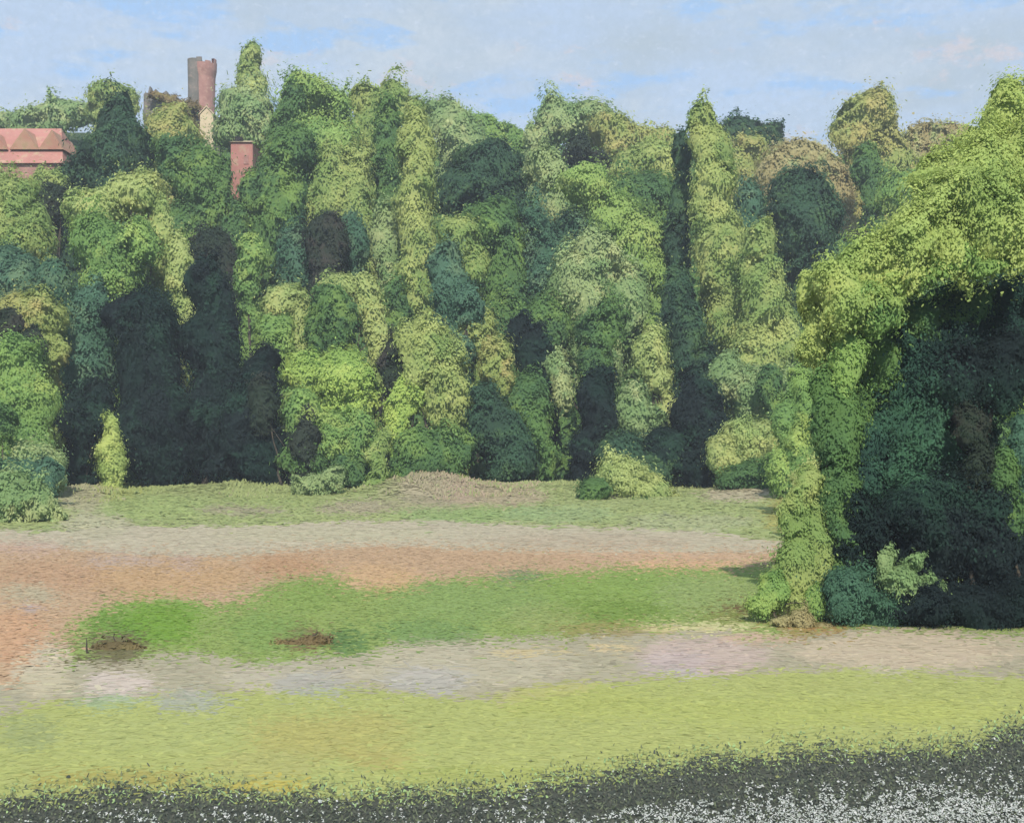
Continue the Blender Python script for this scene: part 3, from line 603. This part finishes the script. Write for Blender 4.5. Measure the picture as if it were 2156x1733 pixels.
tree('tree blackened by painted shade in the lower part of the deep shade at the right', 44.5, 'deep', [
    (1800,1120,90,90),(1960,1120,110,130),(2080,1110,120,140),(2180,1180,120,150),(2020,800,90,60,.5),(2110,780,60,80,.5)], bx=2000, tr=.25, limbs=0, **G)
tree('tree in painted teal shade standing right of the middle of the deep shade', 44, 'teal', [(1950,1060,60,70),(2110,1080,44,90)], bx=2100, tr=.15, limbs=0, **G)
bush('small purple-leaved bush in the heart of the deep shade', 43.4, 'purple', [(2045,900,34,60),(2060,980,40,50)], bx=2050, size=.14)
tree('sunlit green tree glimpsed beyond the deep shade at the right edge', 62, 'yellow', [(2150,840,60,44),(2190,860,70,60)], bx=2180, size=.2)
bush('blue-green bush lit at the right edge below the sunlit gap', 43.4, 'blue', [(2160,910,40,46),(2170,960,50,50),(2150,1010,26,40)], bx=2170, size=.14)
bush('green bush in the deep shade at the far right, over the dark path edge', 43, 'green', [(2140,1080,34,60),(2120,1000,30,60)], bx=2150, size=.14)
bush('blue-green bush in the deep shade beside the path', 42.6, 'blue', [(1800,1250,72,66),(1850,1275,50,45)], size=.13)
bush('low bushes blackened by painted shade along the path under the great tree', 42.3, 'deep', [(1940,1275,80,54),(2060,1275,80,58),(2140,1270,60,62),(2220,1270,70,70)], size=.13)
bush('forked yellow-green bush merging into the deep shade right of the blue-green bush', 42.2, 'sage', [(1895,1222,50,34),(1866,1178,18,28),(1925,1185,24,26),(1960,1240,36,26)], bx=1885, size=.14, lobes=4)
bush('light green bush above the bank left of the great tree', 70, 'pale', [(1715,1010,44,40),(1745,1000,28,28)], size=.2)
tree('slender blue-green tree left of the great tree', 84, 'mid', [(1680,960,28,80),(1695,860,26,80)], size=.25)
bush('tall olive bush standing at the corner of the meadow by the deep shade', 43.6, 'olive', [(1700,1020,36,50),(1686,1100,44,80),(1674,1200,50,80),(1690,1268,50,46),(1636,1268,30,30),(1722,1160,34,110),(1728,1255,32,60)], size=.14, thick=.7, lobes=1)
bush('yellow-green bush at the path corner, left of the deep shade', 43, 'mid', [(1625,1240,34,40),(1600,1265,30,28),(1720,1270,22,44)], size=.12)
bush('rust-orange dry shrub at the path edge under the yellow-green bush', 42.2, 'rust', [(1690,1305,28,26),(1730,1322,26,12),(1650,1310,26,14)], size=.08, lobes=5)
# bank plants of the green meadow
bush('dark brown-green clump at the left end of the meadow bank', 38.6, 'brown', [(240,1366,56,17),(282,1370,34,11),(200,1376,30,9)], size=.2, lobes=6)
bush('low dark clump lying on the near path left of the brown-green clump', 37.8, 'brown', [(184,1388,26,8)], size=.14, lobes=5)
bush('reddish-brown clump in the middle of the meadow bank', 39.2, 'brown', [(630,1356,54,11),(668,1346,34,9),(592,1362,34,6)], size=.16, lobes=6)
# ================================================================ BUILDINGS
def boxmesh(b):
    x0, x1, y0, y1, z0, z1 = b
    V = [(x0,y0,z0),(x1,y0,z0),(x1,y1,z0),(x0,y1,z0),(x0,y0,z1),(x1,y0,z1),(x1,y1,z1),(x0,y1,z1)]
    return np.array(V, float), np.array([[0,3,2,1],[4,5,6,7],[0,1,5,4],[1,2,6,5],[2,3,7,6],[3,0,4,7]])
def boxes(L):
    Vs, Fs, o = [], [], 0
    for b in L:
        V, f = boxmesh(b); Vs.append(V); Fs.append(f+o); o += 8
    return np.concatenate(Vs), np.concatenate(Fs)
M_PINK = stone_mat('pink_brick', (172,132,124), (156,116,110), .5, (180,144,132))
M_GREY = stone_mat('grey_stone', (126,120,116), (104,104,100), .35, (140,128,122))
M_ROOF = stone_mat('red_tile', (176,124,116), (162,114,106), .3, (176,146,126))
M_ROOF2 = stone_mat('faded_tile', (178,146,122), (172,124,108), .35, (160,138,106))
M_BEIGE = stone_mat('beige_render', (206,190,160), (190,172,144), .4)
M_DARK = stone_mat('dark_opening', (40,40,42), (30,30,32), 2)
def drum(c, prof, seg=28, a0=0., a1=2*math.pi):
    V, Fs = [], []
    full = abs(a1-a0-2*math.pi) < 1e-6; m = seg if full else seg+1
    for r, z in prof:
        for k in range(m):
            t = a0+(a1-a0)*k/seg; V.append((c[0]+r*math.cos(t), c[1]+r*math.sin(t), z))
    for i in range(len(prof)-1):
        for k in range(seg):
            k2 = (k+1) % m; Fs.append([i*m+k, i*m+k2, (i+1)*m+k2, (i+1)*m+k])
    return np.array(V), np.array(Fs)
def castle():
    Y = 226; s = Y/F; c_ = at(428, 250, Y); X = c_[0]; zt = at(0, 134, Y)[2]; z0 = float(terrain(X, Y))-1; loc = (X, Y, z0)
    root = empty('castle_tower', loc); tag(root, 'weathered round stone tower with a jagged top rising above the trees', 'tower')
    rt = 27*s
    V, Fs = drum(c_, [(rt*.98, z0), (rt*.88, zt-8), (rt*.92, zt-3), (rt*1.02, zt-1.6), (rt*1.04, zt-.4), (rt*.8, zt-.4), (rt*.8, zt-6)])
    th = np.arctan2(V[:, 1]-c_[1], V[:, 0]-c_[0]); j = 1+.03*(fbm(th*3+7, V[:, 2]*.4, 3)-.5)*2
    V[:, 0] = c_[0]+(V[:, 0]-c_[0])*j
    make('wall', V, Fs, M_PINK, root, smooth=False, loc=loc)  # pink carries the light on the tower's right side
    # grey drum puts the shade of the tower's left side into stone colour
    V, Fs = drum((X-rt*.50, Y-rt*.55), [(rt*.55, z0), (rt*.52, zt-5), (rt*.56, zt+.25), (rt*.4, zt+.25), (rt*.4, zt-3)], 18)
    make('shaded_side', V, Fs, M_GREY, root, smooth=False, loc=loc)
    for k in range(9):
        t = 2*math.pi*k/9+.25; h = (.5, .9, .3, 1.0, .6)[k % 5]
        V, Fs = drum(c_, [(rt*1.04, zt-.38), (rt*1.04, zt-.38+h), (rt*.82, zt-.38+h), (rt*.82, zt-.38), (rt*1.04, zt-.38)], 4, t, t+.42)
        make('merlon', V, Fs, M_PINK if math.cos(t) > 0 else M_GREY, root, smooth=False, loc=loc)  # painted light: pink on the lit right, grey on the shaded left
    for k, (dx, zz) in enumerate(((.25, zt-12),)):
        V, Fs = boxes([(X+dx*rt-.25, X+dx*rt+.25, Y-rt*.98, Y-rt*.8, zz, zz+1.6)])
        make('slit_window', V, Fs, M_DARK, root, smooth=False, loc=loc)
    # ruined curtain wall to the left
    Yw = 224; x0, x1 = at(305, 0, Yw)[0], at(412, 0, Yw)[0]; xs = np.linspace(x0, x1, 26)
    top = np.interp((xs/Yw*F+CX), [305, 318, 340, 360, 380, 400, 412], [200, 190, 194, 208, 214, 212, 206])
    zt_ = EYE-(top-CY)/F*Yw+np.random.RandomState(2).normal(0, .35, 26); zb = float(terrain((x0+x1)/2, Yw))-1
    V = []; 
    for x, z in zip(xs, zt_): V += [(x, Yw-.8, zb), (x, Yw-.8, z), (x, Yw+.8, z), (x, Yw+.8, zb)]
    Fs = [[4*i+a, 4*i+4+a, 4*i+4+(a+1) % 4, 4*i+(a+1) % 4][::-1] for i in range(25) for a in range(4)]+[[0, 1, 2, 3], [100, 103, 102, 101]]
    loc = ((x0+x1)/2, Yw, zb)
    tag(make('castle_wall', np.array(V)-np.array(loc), np.array(Fs), M_GREY, smooth=False), 'broken grey-brown castle wall running left from the round tower', 'wall').location = loc
    # pale gatehouse in front of the tower foot
    Yg = 214; x0, x1 = at(421, 0, Yg)[0], at(449, 0, Yg)[0]; zt2 = at(0, 242, Yg)[2]; zb = float(terrain((x0+x1)/2, Yg))-1; loc = ((x0+x1)/2, Yg, zb)
    root = empty('gatehouse', loc); tag(root, 'small pale gabled building at the foot of the round tower', 'building')
    xm = (x0+x1)/2
    V = np.array([(x0,Yg,zb),(x1,Yg,zb),(x1,Yg,zt2),(xm,Yg,zt2+1.4),(x0,Yg,zt2),(x0,Yg+5,zb),(x1,Yg+5,zb),(x1,Yg+5,zt2),(xm,Yg+5,zt2+1.4),(x0,Yg+5,zt2)])
    make('wall', V, [np.array([[0,1,2,3,4],[9,8,7,6,5]]), np.array([[1,6,7,2],[5,0,4,9]])], M_BEIGE, root, smooth=False, loc=loc)
    V = np.array([(x0-.2,Yg-.2,zt2-.1),(xm,Yg-.2,zt2+1.45),(x1+.2,Yg-.2,zt2-.1),(x0-.2,Yg+5.2,zt2-.1),(xm,Yg+5.2,zt2+1.45),(x1+.2,Yg+5.2,zt2-.1)]); V2 = V+np.array([0, 0, .22])
    make('roof', np.concatenate([V, V2]), np.array([[0,3,4,1],[1,4,5,2],[6,7,10,9],[7,8,11,10],[0,1,7,6],[1,2,8,7],[3,9,10,4],[4,10,11,5],[0,6,9,3],[2,5,11,8]]), M_BEIGE, root, smooth=False, loc=loc)
castle()
def roofed_house():
    # long red-tiled house among the trees at the left edge: hipped roof, a pale cross gable
    Y = 172; g = lambda px, py, y=Y: at(px, py, y); s = Y/F
    xl, xr = g(-120, 0)[0], g(160, 0)[0]; ze, zr = g(0, 359)[2], g(0, 268)[2]; zb = min(float(terrain(xl, Y)), float(terrain(xr, Y)))-1
    y0, y1, ym = Y-5, Y+7, Y+1; loc = ((xl+xr)/2, Y, zb)
    root = empty('house', loc); tag(root, 'long house with a faded red tiled roof among the trees at the left edge', 'house')
    V, Fs = boxes([(xl+.5, xr-.5, y0+.5, y1-.5, zb, ze)]); make('wall', V, Fs, M_PINK, root, smooth=False, loc=loc)
    h = 2.6
    V = np.array([(xl,y0,ze),(xr,y0,ze),(xr,y1,ze),(xl,y1,ze),(xl+h,ym,zr),(xr-h,ym,zr)])
    make('roof', V, [np.array([[0,1,5,4],[2,3,4,5]]), np.array([[1,2,5],[3,0,4]]), np.array([[3,2,1,0]])], M_ROOF, root, smooth=False, loc=loc)
    rf = root.children[-1]
    for gx, w, t in ((70, 30, 0), (8, 28, 6), (126, 26, 3)):
        a, b, m = g(gx-w, 0)[0], g(gx+w, 0)[0], g(gx+4, 0)[0]; zt = g(0, 284+t)[2]; z1 = g(0, 326)[2]
        V = np.array([(a,y0+1.6,z1),(b,y0+1.6,z1),(m,y0+1.2,zt),(a,ym+3,z1),(b,ym+3,z1),(m,ym+3,zt-.05)])
        make('gable_roof', V, [np.array([[0,1,2],[4,3,5]]), np.array([[0,2,5,3],[1,4,5,2]])], M_ROOF2, root, smooth=False, loc=loc)
    for wx in (-40,):
        a = g(wx, 0)[0]; V, Fs = boxes([(a-.45, a+.45, y0+.4, y0+.52, ze-2.2, ze-.9)]); make('window', V, Fs, M_DARK, root, smooth=False, loc=loc)
roofed_house()
def pink_house():
    Y = 166; x0, x1 = at(486, 0, Y)[0], at(532, 0, Y)[0]; zt = at(0, 300, Y)[2]; X = (x0+x1)/2; zb = float(terrain(X, Y))-1; loc = (X, Y, zb)
    root = empty('house', loc); tag(root, 'narrow pink-red brick house glimpsed between two dark olive trees below the tower', 'house')
    V, Fs = boxes([(x0, x1, Y, Y+6, zb, zt)]); make('wall', V, Fs, M_ROOF, root, smooth=False, loc=loc)
    zr = zt+.9
    V = np.array([(x0-.3,Y-.3,zt),(x1+.3,Y-.3,zt),(x1+.3,Y+6.3,zt),(x0-.3,Y+6.3,zt),(x0+.8,Y+3,zr),(x1-.8,Y+3,zr)])
    make('roof', V, [np.array([[0,1,5,4],[2,3,4,5]]), np.array([[1,2,5],[3,0,4]]), np.array([[3,2,1,0]])], M_BEIGE, root, smooth=False, loc=loc)
    V, Fs = boxes([(x0+.4, x0+1.4, Y+.8, Y+1.8, zt, zt+1.0)]); make('chimney', V, Fs, M_DARK, root, smooth=False, loc=loc)
    V, Fs = boxes([(X+.3, X+1.0, Y-.08, Y+.02, zt-3.2, zt-1.9)]); make('window', V, Fs, M_PINK, root, smooth=False, loc=loc)
pink_house()
def haze():
    V, Fs = boxes([(-420, 420, -30, 430, -1.6, 90)])
    m, n_ = new_mat('haze'); v = N(n_, 'ShaderNodeVolumePrincipled'); v.inputs['Color'].default_value = (.80, .90, 1, 1); v.inputs['Density'].default_value = HAZE; v.inputs['Anisotropy'].default_value = 0
    o = N(n_, 'ShaderNodeOutputMaterial'); n_.links.new(v.outputs[0], o.inputs['Volume'])
    tag(make('haze', V, Fs, m, smooth=False), kind='stuff')
HAZE = .00055
haze()
print('leaves', n_leaves, 'tris', sum(len(o.data.polygons) for o in scene.objects if o.type == 'MESH'))
